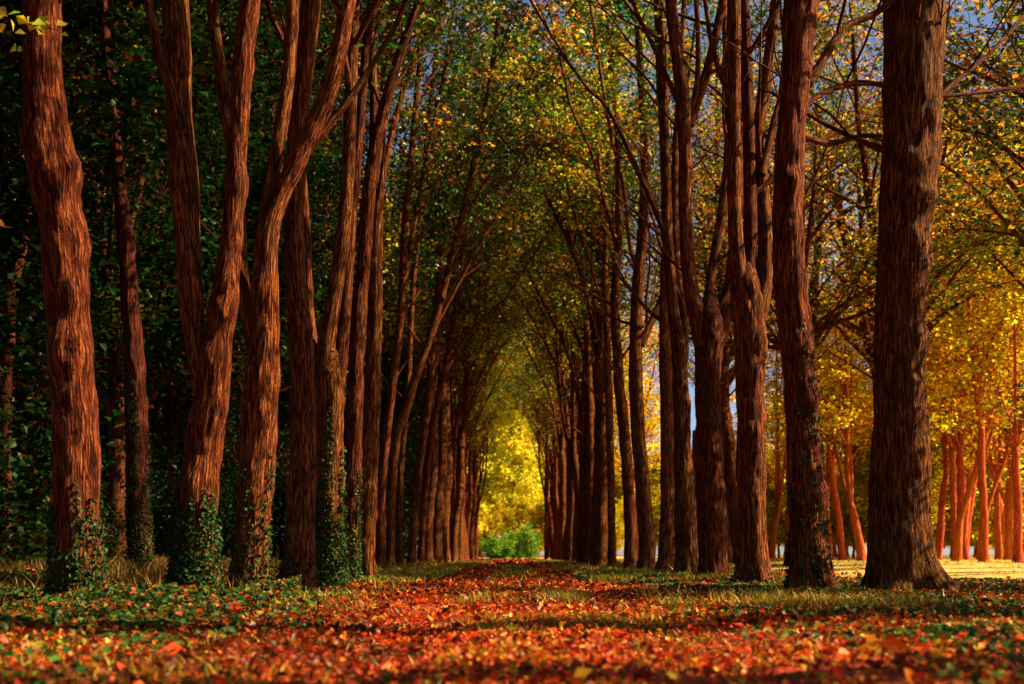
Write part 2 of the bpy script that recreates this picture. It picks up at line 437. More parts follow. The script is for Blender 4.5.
M_GROUND = ground_mat('leaf_strewn_soil', [(.1, (.05, .016, .005)), (.35, (.22, .035, .008)), (.6, (.35, .07, .012)), (.8, (.16, .06, .01)), (1, (.5, .22, .02))], 16)
M_PATH = ground_mat('red_leaf_path', [(.1, (.14, .016, .005)), (.35, (.40, .030, .008)), (.6, (.46, .075, .010)), (.85, (.52, .14, .015)), (1, (.55, .25, .02))], 17)
M_MEADOW = ground_mat('pale_meadow', [(.1, (.38, .26, .05)), (.5, (.62, .48, .12)), (1, (.75, .64, .25))], 9, soil=(.34, .20, .04))
xs = np.concatenate([[-600, -300, -150, -80], np.linspace(-50, -12, 20), np.linspace(-11, 11, 89), np.linspace(12, 50, 20), [80, 150, 300, 600]])
ys = np.concatenate([[-60, -30, -10, -4], np.linspace(0, 24, 97), np.linspace(24.6, 60, 60), np.linspace(62, 140, 40), [160, 190, 230, 300, 400, 600, 900]])
sheet('ground', xs, ys, M_GROUND)
pe = lambda X, Y: .05 + X * (1 + .18 * vnoise(np.stack([np.sign(X.ravel()) * 3, Y.ravel() * .45, 0 * X.ravel()], 1), 3).reshape(X.shape)) 
sheet('path', np.linspace(-1.55, 1.55, 15), np.concatenate([np.linspace(-2, 24, 105), np.linspace(24.6, 60, 60), np.linspace(62, 150, 60)]), M_PATH, .004, pe)
me_ = lambda X, Y: np.where(X < 6.1, X + .7 * vnoise(np.stack([0 * X.ravel(), Y.ravel() * .5, 0 * X.ravel()], 1), 8).reshape(X.shape), X)
sheet('meadow', np.concatenate([[6.0], np.linspace(7, 12, 11), np.linspace(13, 50, 20), [80, 140]]), np.concatenate([np.linspace(19.5, 60, 60), np.linspace(62, 140, 40), [180, 220]]), M_MEADOW, .005, me_)
sheet('end_meadow', np.linspace(-14, 5.9, 24), np.linspace(132, 230, 30), M_MEADOW, .009)

# ------------------------------------------------------------------ the near avenue trees
L_TREES = [
 dict(label='thick gnarled trunk with burls and hollow scars, nearest on the left', depth=10.4, seed=11, ivy=(1500, 1.5), flare=.25,
   trunk=[(79, 606, 50), (77, 540, 46), (76, 456, 44), (72, 380, 43), (68, 300, 43), (61, 228, 46), (55, 185, 48), (50, 140, 41), (45, 100, 39), (42, 50, 37), (42, 0, 37)], limbs=[],
   lumps=[(2.35, .3, .10, .17), (1.75, .5, .06, .12), (3.35, 1.4, .06, .12), (4.0, 1.35, .08, .12), (4.05, .45, .05, .22), (3.6, .1, -.07, .22), (2.75, .55, -.06, .20), (4.5, -.2, .07, .16), (2.85, 1.0, .06, .12), (1.35, .1, -.04, .16), (4.35, -1.3, .07, .14)]),
 dict(label='V-forked left trunk with torn bark scar, ivy at its foot', depth=11.4, seed=12, ivy=(2600, 1.25), flare=.2,
   trunk=[(194, 601, 45), (195, 560, 42), (198, 500, 40), (205, 440, 38), (211, 400, 33), (218, 345, 29), (227, 280, 25), (232, 228, 21), (238, 140, 20), (243, 60, 20), (250, 0, 22)],
   limbs=[([(206, 400, 22), (196, 345, 22), (191, 300, 25), (187, 228, 27), (184, 180, 29), (179, 110, 27), (178, 50, 27), (175, 0, 28)], .15),
          ([(181, 130, 14), (171, 90, 13), (161, 60, 12), (152, 20, 11), (148, 0, 10)], -.1)],
   lumps=[(3.0, .5, .07, .11), (2.5, .2, .06, .13), (1.6, .4, -.05, .14), (2.95, -.3, .05, .1)]),
 dict(label='left trunk with slim stem sweeping far right over its neighbours', depth=12.6, seed=13, ivy=(900, 1.6), flare=.2,
   trunk=[(249, 594, 34), (252, 540, 33), (257, 456, 37), (261, 400, 36), (264, 350, 31), (266, 290, 26), (267, 240, 24), (276, 205, 20), (299, 157, 19), (318, 115, 18), (333, 77, 17), (349, 0, 15), (357, -40, 14)],
   limbs=[([(264, 250, 18), (269, 200, 16), (277, 150, 15), (288, 80, 14), (293, 0, 14)], .3), ([(258, 370, 16), (248, 318, 14), (242, 270, 13), (238, 200, 13), (228, 120, 14), (219, 60, 13), (212, 0, 12)], .6),
          ([(300, 160, 9), (325, 130, 8), (350, 98, 7), (372, 65, 6), (394, 28, 6), (408, -10, 5)], .5)]),
 dict(label='smooth single left trunk between the sweeping and the Y-shaped trees', depth=13.6, seed=14, ivy=(500, .9), flare=.3,
   trunk=[(297, 590, 34), (300, 540, 30), (303, 456, 26), (303, 380, 26), (297, 300, 21), (294, 228, 20), (297, 150, 20), (301, 100, 20), (306, 50, 20), (311, 0, 20)], limbs=[],
   lumps=[(2.9, .5, .04, .13), (1.5, .7, .05, .12), (3.9, -.3, .04, .1)]),
 dict(label='ivy-wrapped Y-shaped left trunk with two slender leaning stems', depth=14.6, seed=15, ivy=(3400, 2.3), flare=.2,
   trunk=[(329, 588, 32), (329, 540, 29), (330, 456, 28), (331, 400, 27), (331, 378, 25)],
   limbs=[([(329, 400, 20), (325, 360, 18), (332, 310, 16), (340, 260, 15), (346, 200, 14), (349, 150, 14), (351, 80, 13), (354, 0, 12)], .1), ([(333, 400, 18), (341, 352, 13), (346, 300, 12), (350, 240, 11), (358, 150, 10), (365, 60, 9), (372, 0, 9)], .5),
          ([(326, 385, 12), (316, 355, 10), (310, 310, 9), (307, 240, 9), (303, 180, 8)], .8)]),
 dict(label='left trunk leaning right, growing tight behind the ivy-wrapped one', depth=16.6, seed=16, ivy=(1300, 1.8), flare=.2,
   trunk=[(350, 585, 16), (351, 520, 16), (354, 440, 17), (356, 370, 16), (359, 320, 15), (366, 228, 14), (372, 167, 13), (381, 120, 12), (396, 66, 10), (412, 20, 8), (425, -20, 7)],
   limbs=[([(366, 235, 9), (372, 180, 9), (374, 110, 9), (372, 40, 8), (374, -10, 8)], .6)]),
 dict(label='very straight clean left trunk, reddish, rising without forks', depth=18.4, seed=17, ivy=(250, .5), flare=.3,
   trunk=[(365, 580, 18), (367, 520, 17), (370, 456, 17), (373, 380, 16), (375, 300, 15), (376, 228, 14), (379, 150, 12), (386, 80, 11), (394, 0, 10)],
   limbs=[([(377, 210, 8), (386, 160, 7), (398, 110, 6), (414, 60, 5), (440, 10, 4)], .4)]),
 dict(label='thin knotty left trunk right beyond the clean straight one', depth=30.5, seed=18, ivy=(0, 0),
   trunk=[(380, 568, 10), (381, 500, 9), (386, 440, 9), (393, 380, 9), (401, 310, 8), (405, 228, 8), (412, 150, 7), (420, 60, 6), (426, -10, 5)], limbs=[([(402, 300, 5), (415, 220, 5), (428, 150, 4), (445, 70, 4)], .4)]),
 dict(label='left trunk curving right in a strong bow at mid height', depth=33.5, seed=19,
   trunk=[(390, 567, 9), (391, 508, 9), (396, 438, 10), (406, 409, 10), (417, 372, 9), (433, 328, 8), (447, 275, 7), (459, 228, 7), (474, 165, 6), (490, 80, 5), (498, 20, 4)], limbs=[([(433, 330, 5), (455, 290, 4), (482, 240, 3), (505, 200, 2)], .3)]),
 dict(label='slim upright left trunk squeezed behind the bowed one', depth=36.6, seed=20,
   trunk=[(399, 566, 8), (400, 476, 8), (404, 428, 7), (408, 380, 7), (412, 300, 6), (420, 210, 6), (430, 110, 5), (440, 20, 4)], limbs=[]),
 dict(label='reddish left trunk leaning right past the slim upright one', depth=40.5, seed=21,
   trunk=[(411, 565, 8), (417, 483, 8), (426, 420, 8), (431, 371, 8), (436, 311, 7), (445, 228, 6), (456, 150, 5), (466, 80, 4), (470, 30, 3)], limbs=[([(437, 310, 5), (458, 240, 4), (475, 160, 3), (486, 100, 3)], .5)]),
 dict(label='left trunk with two stems, first before the dense far cluster', depth=44.5, seed=22,
   trunk=[(420, 564, 7), (427, 470, 7), (438, 400, 7), (443, 378, 7), (452, 330, 6), (462, 260, 5), (470, 180, 4), (480, 100, 3)], limbs=[([(444, 375, 5), (464, 340, 4), (492, 310, 3), (508, 296, 2)], .4)]),
]
R_TREES = [
 dict(label='massive right trunk with flaring roots and a black shaded side', depth=13.8, seed=41, ivy=(120, .5), flare=.42,
   trunk=[(907, 592, 66), (903, 560, 62), (901, 520, 59), (900, 456, 57), (900, 380, 51), (902, 300, 52), (905, 228, 53), (909, 160, 57), (912, 110, 56), (913, 60, 59), (914, 0, 63), (914, -60, 60)], limbs=[],
   lumps=[(4.05, .7, .07, .16), (4.75, .55, .06, .13), (4.6, .1, -.05, .2), (1.9, -1.3, .05, .2), (3.1, .8, .06, .15), (2.6, .3, -.04, .2), (5.2, .3, .05, .14)]),
 dict(label='right trunk with ivy tufts bending slightly left at mid height', depth=13.1, seed=42, ivy=(900, 3.4), flare=.3,
   trunk=[(811, 597, 39), (808, 540, 36), (804, 456, 32), (800, 380, 33), (792, 300, 33), (787, 228, 31), (790, 150, 29), (794, 100, 28), (798, 50, 31), (802, 0, 34)],
   limbs=[([(798, 95, 13), (816, 72, 10), (832, 45, 9), (850, 24, 8), (880, 10, 7)], .4), ([(796, 110, 7), (826, 92, 6), (860, 83, 6), (900, 88, 5), (940, 96, 4)], .9), ([(798, 135, 8), (830, 143, 6), (862, 136, 5), (890, 134, 5)], 1.2)],
   lumps=[(2.3, .6, .07, .13), (1.1, .9, .06, .12), (1.75, .4, .06, .12), (3.6, .6, .06, .11), (2.9, -.4, .05, .1), (4.3, .2, .05, .12)]),
 dict(label='right trunk splitting into a dark, a lit and an outer stem', depth=15.5, seed=43, ivy=(200, .5), flare=.2,
   trunk=[(753, 590, 33), (752, 540, 29), (751, 456, 28), (750, 380, 29), (750, 320, 30), (748, 290, 28)],
   limbs=[([(743, 320, 20), (739, 280, 17), (735, 228, 15), (734, 150, 14), (734, 70, 14), (734, 0, 14)], -.15), ([(749, 320, 17), (748, 280, 15), (750, 228, 14), (749, 150, 13), (747, 80, 12), (744, 0, 11)], .1),
          ([(756, 320, 17), (764, 280, 16), (765, 228, 14), (762, 180, 13), (757, 140, 13), (763, 100, 13), (770, 50, 12), (776, 0, 11)], .35), ([(762, 175, 8), (772, 130, 8), (781, 95, 7), (786, 40, 6)], .6)]),
 dict(label='Y-forked right trunk with an open knothole below the fork', depth=20.2, seed=44, ivy=(80, .4), flare=.2,
   trunk=[(713, 579, 31), (712, 540, 28), (709, 456, 27), (708, 400, 26), (709, 350, 27), (709, 325, 28)],
   limbs=[([(705, 345, 19), (699, 318, 18), (691, 290, 16), (687, 250, 15), (685, 200, 14), (685, 150, 14), (682, 90, 15), (675, 40, 13), (671, 0, 12)], -.2),
          ([(713, 345, 19), (722, 315, 19), (731, 285, 16), (735, 240, 13), (738, 190, 11)], .8), ([(706, 315, 9), (712, 270, 10), (720, 228, 11), (725, 190, 10), (728, 150, 8)], .5),
          ([(689, 125, 11), (701, 90, 10), (711, 55, 9), (719, 20, 9), (725, -10, 8)], .1), ([(691, 118, 6), (697, 80, 6), (698, 40, 5), (696, 0, 5)], -.3), ([(683, 115, 5), (664, 70, 5), (650, 40, 4), (632, 0, 4)], -.3)],
   lumps=[(2.15, .25, .10, .15), (3.2, .6, .05, .1), (1.2, .9, .05, .1)]),
 dict(label='dark right trunk with a burl beside the knothole tree', depth=22.2, seed=45, flare=.3, ivy=(60, .4),
   trunk=[(688, 578, 25), (687, 540, 22), (685, 500, 22), (683, 456, 19), (681, 400, 17), (678, 345, 14), (673, 310, 12), (669, 260, 11), (667, 228, 11), (665, 150, 10), (663, 60, 9), (660, 0, 9)],
   limbs=[([(682, 380, 12), (684, 330, 10), (682, 300, 9), (677, 270, 9), (675, 228, 8)], .5), ([(672, 250, 6), (655, 210, 6), (640, 175, 5), (624, 140, 5), (605, 105, 4), (585, 85, 3)], -.5)],
   lumps=[(1.35, 3.0, .09, .14)]),
 dict(label='smooth orange right trunk standing clear on both sides', depth=25.5, seed=46, flare=.35,
   trunk=[(665, 577, 19), (667, 540, 16), (668, 456, 15), (666, 380, 14), (665, 300, 12), (667, 228, 11), (664, 150, 9), (660, 80, 8), (657, 0, 7)], limbs=[]),
 dict(label='thick orange-lit right trunk with a right-hand branch at mid height', depth=29.0, seed=47, flare=.3,
   trunk=[(647, 573, 17), (646, 530, 16), (642, 480, 15), (638, 430, 15), (636, 380, 15), (636, 320, 13), (639, 270, 12), (643, 228, 11), (645, 150, 9), (641, 80, 8), (636, 0, 7)],
   limbs=[([(641, 345, 9), (652, 320, 8), (661, 300, 7), (668, 270, 6)], .5), ([(638, 275, 5), (629, 240, 4), (624, 190, 4), (612, 140, 3)], -.5)]),
 dict(label='slender right trunk pressed against the thick orange-lit one', depth=33.0, seed=48,
   trunk=[(631, 571, 13), (629, 500, 12), (624, 430, 12), (619, 380, 11), (615, 300, 9), (618, 240, 8), (618, 150, 7), (612, 70, 5), (606, 0, 5)], limbs=[([(618, 250, 5), (604, 200, 4), (590, 150, 3), (572, 110, 3)], -.5)]),
 dict(label='right trunk just beyond the slender one, short forked top', depth=39.0, seed=49,
   trunk=[(612, 566, 8), (611, 480, 8), (609, 400, 8), (607, 330, 7), (604, 250, 6), (600, 180, 5), (594, 100, 4)], limbs=[([(607, 320, 4), (592, 270, 3), (576, 220, 3), (560, 150, 2)], -.5)]),
 dict(label='pale-leaved right trunk carrying a low sprig of lit leaves', depth=50.5, seed=50, ivy=(0, 0),
   trunk=[(589, 563, 9), (590, 454, 8), (589, 386, 7), (586, 320, 6), (580, 240, 5), (574, 170, 4), (566, 90, 3)], limbs=[]),
 dict(label='ivy-sided right trunk forking low among the far cluster', depth=66.0, seed=51, ivy=(600, 6),
   trunk=[(570, 561, 8), (570, 460, 8), (572, 440, 8)], limbs=[([(571, 455, 5), (565, 400, 4), (560, 330, 3)], -.4), ([(572, 455, 6), (579, 425, 5), (583, 380, 4), (580, 320, 3)], .4)]),
]
for t in L_TREES: traced_tree(group='trees of the left avenue row', **t)
for t in R_TREES: traced_tree(group='trees of the right avenue row', **t)

# ------------------------------------------------------------------ prototypes for the rest
def proto_tree(name, seed, H, hf, r0, nst, pal, w, bark, inwk=1.0, zlo=4.5, leafz=8.0, nleaf=34, lsize=.17, ntw=5, gap=.75, blen=(2.2, 4.6), bare=.2, drop=0., spread=.4, lean=.0, stsp=.20, arch=None, upb=1.0, shoots=0):
    r = rng(seed); root = empty(name, (0, 0, 0)); inward = np.array([inwk, 0, 0.])
    w_ = Wood()
    P, Rd = grow([0, 0, -.1], [lean * inwk + r.normal(0, .03), r.normal(0, .03), 1], hf + .1, r0, r0 * .78, r, up=.05, wig=.03, step=.35)
    S = spline(np.column_stack([P, Rd]), int(max(16, hf / .14)))
    w_.tube(S[:, :3], S[:, 3], 16, bump=.13, seed=seed, flare=.3)
    stems = []
    for k in range(nst):
        az = r.uniform(0, 6.28); h = np.array([math.cos(az), math.sin(az), 0]) * r.uniform(.3, 1) * stsp + inward * r.uniform(-.06, .11)
        d = unit(unit(P[-1] - P[-2]) + h); rr = r0 * (.62 if k == 0 else r.uniform(.36, .5))
        A, Ar = grow(P[-1] - [0, 0, .25], d, (H - hf) * (1 if k == 0 else r.uniform(.72, .95)), rr, .025, r, up=.05, lean=inward * .024 * r.uniform(.0, 2.0), wig=.04, step=.8)
        S = spline(np.column_stack([A, Ar]), len(A) * 3); w_.tube(S[:, :3], S[:, 3], 9, bump=.10, seed=seed + k)
        stems.append((S[:, :3], S[:, 3]))
    w_.build('trunk', bark, root)
    wb = Wood()
    for k in range(shoots):
        A, Ar = stems[int(r.integers(len(stems[:nst])))]
        j = int(len(A) * r.uniform(.0, .45)); d = unit(np.array([0, 0, 1.]) + inward * r.uniform(-.1, .5) + np.array([0, r.normal(0, .3), 0]))
        B, Br = grow(A[j], d, r.uniform(5, 9), min(.05, Ar[j] * .6), .012, r, up=.02, lean=inward * r.uniform(-.01, .04), wig=.05, step=.6)
        wb.tube(B, Br, 6); stems.append((B, Br))
    LC, LG = branch_out(stems + [(P, Rd)], r, wb, inward * .8, zlo, leafz, gap=gap, blen=blen, ntw=ntw, nleaf=nleaf, bare=bare, drop=drop, spread=spread, arch=arch)
    if wb.n: wb.build('branches', bark, root)
    crown('crown', LC, LG, r, pal, w, lsize, M_LEAF, root, upb=upb)
    return root

avp = [proto_tree('avenue_tree', 100 + i, 22 + (i % 3), [7.0, 5.6, 8.6, 6.4, 9.2, 7.6][i], [.30, .26, .28, .33, .25, .29][i], [3, 3, 3, 4, 3, 4][i], AV_PAL, AV_W, M_BARK, zlo=7.0, leafz=10.5, nleaf=36, lsize=.15, blen=(2.4, 5.4), gap=1.0, shoots=9, arch=np.array([1., 0, 0, 15.5])) for i in range(6)]
used = set()
def place(protos, i, loc, rz, sc, label, group, name=None, fl=False):
    p = protos[i % len(protos)]
    if p.name in used: o = copy_tree(p)
    else: o = p; used.add(p.name)
    o.location = loc; o.rotation_euler = ((0, 0, rz) if 'avenue' in p.name else (rr.normal(0, .045), rr.normal(0, .045), rz)); o.scale = (sc * (-1 if fl else 1), sc, sc)
    tag(o, label, 'tree', group); return o

rr = rng(7)
def avenue_row(side, d0):
    d = d0; i = 0
    side_n = 'left' if side < 0 else 'right'
    while d < 116:
        x = side * (RW + rr.normal(0, .14)); y = d
        lab = ('slim %s trunk lost in the dense overlapping far end of the avenue' if d > 95 else 'slender %s trunk in the tightly overlapping middle stretch of the avenue') % side_n
        place(avp, i * 5 + int(rr.integers(6)), (x, y, float(gz(x, y)) - .03), (0 if side < 0 else math.pi) + rr.normal(0, .3), rr.uniform(.85, 1.15), lab, '%s of the %s avenue row' % ('far trees' if d > 95 else 'middle trees', side_n))
        d += 3.4 * rr.uniform(.85, 1.15) * (1 + d / 300); i += 1
avenue_row(-1, 48.5); avenue_row(1, 43.0)
# avenue trees that fill the step between traced ones
for (x, y) in [(3.62, 36.2), (3.7, 55.0), (3.55, 59.5)]: pass

# trees of the right row added out of view to shade the foreground
place(avp, 2, (4.1, 7.7, float(gz(4.1, 7.7)) - .03), math.pi, .95, 'avenue tree just outside the right edge', 'trees of the right row beside the camera')
place(avp, 4, (4.1, 4.6, float(gz(4.1, 4.6)) - .03), math.pi + .3, 1.0, 'avenue tree just outside the right edge', 'trees of the right row beside the camera')

# the grove on the right: lit trunks, golden foliage
GR_PAL = [(.74, .46, .012), (.40, .42, .015), (.60, .20, .010), GREEN, (.78, .64, .02)]
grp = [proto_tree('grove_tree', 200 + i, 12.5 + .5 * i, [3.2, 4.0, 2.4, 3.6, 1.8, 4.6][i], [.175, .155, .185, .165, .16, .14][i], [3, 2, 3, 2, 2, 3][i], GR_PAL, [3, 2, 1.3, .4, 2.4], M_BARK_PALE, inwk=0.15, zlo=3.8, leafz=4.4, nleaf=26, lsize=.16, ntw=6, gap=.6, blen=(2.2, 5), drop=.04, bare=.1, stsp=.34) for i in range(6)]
spots = [(829, 561, 52), (843, 561, 47), (862, 560, 44), (937, 560, 50), (957, 560, 42), (984, 561, 38), (999, 559, 52), (1018, 562, 36), (771, 560, 56), (786, 560, 64)]
glab = ['orange grove trunk close by the right side of the ivy-tufted avenue tree', 'orange grove trunk midway between the two big right avenue trees', 'leaning orange grove trunk close left of the massive right avenue tree',
        'orange grove trunk half hidden behind the massive right avenue tree', 'straight red-orange grove trunk first clear of the massive avenue tree', 'red-orange grove trunk leaning left, standing in the bright meadow',
        'thin pale orange grove trunk behind the two nearest the right edge', 'thickest red-orange grove trunk at the right edge of the meadow', 'faint grove trunk beside the right avenue tree with three stems', 'faint grove trunk between the three-stemmed and the ivy-tufted trees']
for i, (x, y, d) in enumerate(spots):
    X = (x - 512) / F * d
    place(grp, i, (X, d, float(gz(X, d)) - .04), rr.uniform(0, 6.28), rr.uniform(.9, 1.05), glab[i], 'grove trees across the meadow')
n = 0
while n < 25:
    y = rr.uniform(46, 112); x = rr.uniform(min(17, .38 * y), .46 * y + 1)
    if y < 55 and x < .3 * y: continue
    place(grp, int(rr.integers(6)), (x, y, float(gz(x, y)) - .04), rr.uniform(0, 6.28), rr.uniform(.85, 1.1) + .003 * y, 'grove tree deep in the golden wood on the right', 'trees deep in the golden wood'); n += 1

# the dark wood on the left
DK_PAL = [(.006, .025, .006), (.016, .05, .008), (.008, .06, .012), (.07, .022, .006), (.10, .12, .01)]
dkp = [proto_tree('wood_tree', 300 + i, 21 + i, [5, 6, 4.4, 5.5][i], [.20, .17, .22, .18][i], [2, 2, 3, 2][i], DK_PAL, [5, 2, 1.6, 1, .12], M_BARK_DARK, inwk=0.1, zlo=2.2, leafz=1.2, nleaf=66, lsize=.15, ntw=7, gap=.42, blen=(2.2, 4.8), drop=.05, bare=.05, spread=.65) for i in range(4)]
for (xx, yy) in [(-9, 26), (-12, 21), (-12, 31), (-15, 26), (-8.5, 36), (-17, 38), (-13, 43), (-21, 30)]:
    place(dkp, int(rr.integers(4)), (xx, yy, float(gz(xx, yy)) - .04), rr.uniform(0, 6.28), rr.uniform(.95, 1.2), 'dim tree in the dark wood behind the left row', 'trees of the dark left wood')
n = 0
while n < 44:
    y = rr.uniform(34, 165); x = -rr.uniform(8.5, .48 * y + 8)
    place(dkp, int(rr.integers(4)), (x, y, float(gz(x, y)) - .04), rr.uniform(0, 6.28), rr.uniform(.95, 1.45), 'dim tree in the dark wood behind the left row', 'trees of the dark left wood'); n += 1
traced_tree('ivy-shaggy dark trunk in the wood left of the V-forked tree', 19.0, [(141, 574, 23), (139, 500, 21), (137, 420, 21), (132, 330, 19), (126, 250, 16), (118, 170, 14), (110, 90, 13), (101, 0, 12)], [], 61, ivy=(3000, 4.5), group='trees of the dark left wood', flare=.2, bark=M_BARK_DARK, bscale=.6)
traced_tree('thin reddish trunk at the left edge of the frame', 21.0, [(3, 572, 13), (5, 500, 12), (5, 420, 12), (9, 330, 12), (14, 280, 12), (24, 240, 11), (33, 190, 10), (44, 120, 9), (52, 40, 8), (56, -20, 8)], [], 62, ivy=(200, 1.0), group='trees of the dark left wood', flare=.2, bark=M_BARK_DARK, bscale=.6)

# shrubs
def shrub(name, seed, Rr, H, n, pal, w, size, stems=7):
    r = rng(seed); root = empty(name, (0, 0, 0)); wd_ = Wood(); C = []; G = []
    for k in range(stems):
        a = r.uniform(0, 6.28); P, Rd = grow([0, 0, -.05], [math.cos(a) * .5, math.sin(a) * .5, 1], H * r.uniform(.6, 1), .03, .006, r, up=.02, wig=.12, step=.25)
        wd_.tube(P, Rd, 5)
        for q in range(5):
            c = P[int(len(P) * r.uniform(.3, .999))] + r.normal(0, Rr * .25, 3); m = n // (stems * 5)
            C.append(c + r.normal(0, Rr * .22, (m, 3))); G.append(np.full(m, k * 5 + q))
    C = np.concatenate(C); G = np.concatenate(G); ok = C[:, 2] > .03; C, G = C[ok], G[ok]
    wd_.build('stems', M_BARK_DARK, root); crown('foliage', C, G, r, pal, w, size, M_LEAF, root); return root
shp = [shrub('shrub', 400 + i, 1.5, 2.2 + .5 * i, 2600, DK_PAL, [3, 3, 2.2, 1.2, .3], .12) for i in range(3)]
n = 0
while n < 40:
    y = rr.uniform(17, 75); x = -rr.uniform(7.0, .46 * y + 4)
    if x > -8.0 and y < 24: continue
    o = place(shp, int(rr.integers(3)), (x, y, float(gz(x, y)) - .03), rr.uniform(0, 6.28), rr.uniform(.6, 1.5), 'dark leafy shrub filling the floor of the left wood', 'undergrowth shrubs of the left wood'); o['category'] = 'shrub'; n += 1
gsp = shrub('shrub', 420, 2.0, 3.4, 3600, [(.12, .32, .025), (.20, .38, .03), (.05, .20, .02)], [3, 3, 1], .34, 9)
tag(gsp, 'low bright green shrub left of centre at the end of the avenue', 'shrub'); gsp.location = (-2.2, 138, 0); gsp.scale = (.95, .8, .7)
g2 = copy_tree(gsp); g2.location = (.9, 141, 0); g2.rotation_euler = (0, 0, 2.1); g2.scale = (.9, .8, 1.0); tag(g2, 'tallest bright green shrub in the middle of the avenue end', 'shrub')
g3 = copy_tree(gsp); g3.location = (2.3, 137, 0); g3.rotation_euler = (0, 0, 4.0); g3.scale = (.5, .6, 1.0); tag(g3, 'narrow bright green shrub by the last right avenue trees', 'shrub')

# the glowing yellow trees closing the avenue
yp = [proto_tree('yellow_tree', 500 + i, 30 + 4 * i, 3.5, .45, 3, [(.90, .82, .04), (.80, .72, .025), GOLD, (.35, .42, .02)], [4, 3, .6, 1.2], M_BARK, inwk=0., zlo=1.5, leafz=1.5, upb=.1, nleaf=20, lsize=.5, ntw=6, gap=.8, blen=(3, 6), bare=.02, spread=1.0, stsp=.3) for i in range(2)]
for i, (x, y, lab) in enumerate([(-6.5, 166, 'sunlit yellow tree closing the left side of the avenue end'), (1.0, 184, 'tall sunlit yellow tree straight behind the avenue end'), (8.5, 206, 'sunlit yellow tree closing the right side of the avenue end'), (-5.5, 214, 'yellow tree farther back, left of the tall one at the avenue end'), (3.5, 232, 'yellow tree farther back, right of the tall one at the avenue end'), (-1.5, 204, 'yellow tree glimpsed behind the tall one at the avenue end'), (-1.8, 252, 'yellow tree glimpsed behind the tall one at the avenue end'), (-9.5, 240, 'yellow tree glimpsed behind the tall one at the avenue end'), (10, 250, 'yellow tree glimpsed behind the tall one at the avenue end')]):
    o = place(yp, i, (x, y - 14, 0), i * 2.0, .95 + .08 * i, lab, 'yellow trees at the end of the avenue')

# second row on the right, trunks just beyond the frame's edge: green leaves hang in from the right
sec = [proto_tree('grove_tree', 250 + i, 12, 4.0, .24, 3, [GREEN, YGREEN, GOLD, ORANGE, DKGREEN], [[2.6, 1.6, 1.8, .8, 1.0], [2.2, 2.4, 2.2, 1.0, .6]][i], M_BARK, inwk=-.3, zlo=3.4, leafz=3.6, nleaf=[44, 60][i], lsize=[.11, .085][i], ntw=6, gap=.6, blen=(2.6, 5.4), drop=.045, bare=.2, stsp=.3) for i in range(2)]
sec.append(proto_tree('grove_tree', 253, 12, 5.0, .2, 3, [GREEN, YGREEN, GOLD, ORANGE], [2, 2.4, 2, .8], M_BARK, inwk=-.2, zlo=6.0, leafz=7.0, nleaf=56, lsize=.09, ntw=6, gap=.45, blen=(2.4, 4.6), bare=.1, stsp=.3))
for i, (x, y, k) in enumerate([(10.9, 21.5, 1.3), (13.2, 26.5, 1.3), (11.9, 24.3, 1.25), (10.65, 31, 1.3), (8.3, 32.2, 1.3), (15.8, 31, 1.1), (9.3, 37, 1.45), (12.1, 36, 1.45), (14, 40, 1.5), (8.6, 42, 1.5), (18.5, 38.5, 1.3), (9.0, 48, 1.5), (9.5, 57, 1.5), (11, 70, 1.6)]):
    place(sec, 0 if y < 30 else (2 if y > 47 else 1), (x, y, float(gz(x, y)) - .04), i * 1.3, k, 'grove tree behind the right avenue row, green and gold leaves hanging over the meadow', 'nearest grove trees on the right')
for i, (x, y) in enumerate([(-15, 56), (-16, 66), (-8.8, 72), (-11, 47), (-9.5, 90), (-10, 98), (-9.5, 106), (-10, 114), (-9, 80)]):
    place(dkp, i, (x, y, float(gz(x, y)) - .04), i * 1.3, 1.15, 'dim tree in the dark wood behind the left row', 'trees of the dark left wood')


# low yellow trees that close the grove near the ground
lowp = [proto_tree('young_tree', 270 + i, 8 + i, 1.2, .10, 4, [YELLOW, YGREEN, GOLD], [3, 2, 1.5], M_BARK_PALE, inwk=0., zlo=.6, leafz=.5, nleaf=44, lsize=.20, ntw=6, gap=.35, blen=(1.4, 2.8), bare=.05, stsp=.5) for i in range(2)]
n = 0
while n < 60:
    y = rr.uniform(58, 125); x = rr.uniform(16, .46 * y + 1)
    if y > 105 and x < 25: continue
    place(lowp, int(rr.integers(2)), (x, y, float(gz(x, y)) - .04), rr.uniform(0, 6.28), rr.uniform(.8, 1.3), 'bushy yellow-green young tree under the golden wood', 'young trees under the golden wood'); n += 1
# unseen young trees added beyond the right edge to throw dapple on the foreground
shadep = proto_tree('young_tree', 290, 7.6, 1.6, .09, 3, [GREEN, YGREEN, GOLD], [3, 2, 1.5], M_BARK, inwk=0., zlo=1.4, leafz=1.6, nleaf=26, lsize=.12, ntw=5, gap=.45, blen=(1.4, 2.8), bare=.2, stsp=.5)
for i, (x, y) in enumerate([(8.8, 12.4), (9.8, 18.6), (8.9, 4.6), (9.2, 8.3)]):
    place([shadep], 0, (x, y, float(gz(x, y)) - .04), i * 1.7, .8, 'unseen young tree added outside the right edge to dapple the ground', 'added shade trees beyond the right edge')
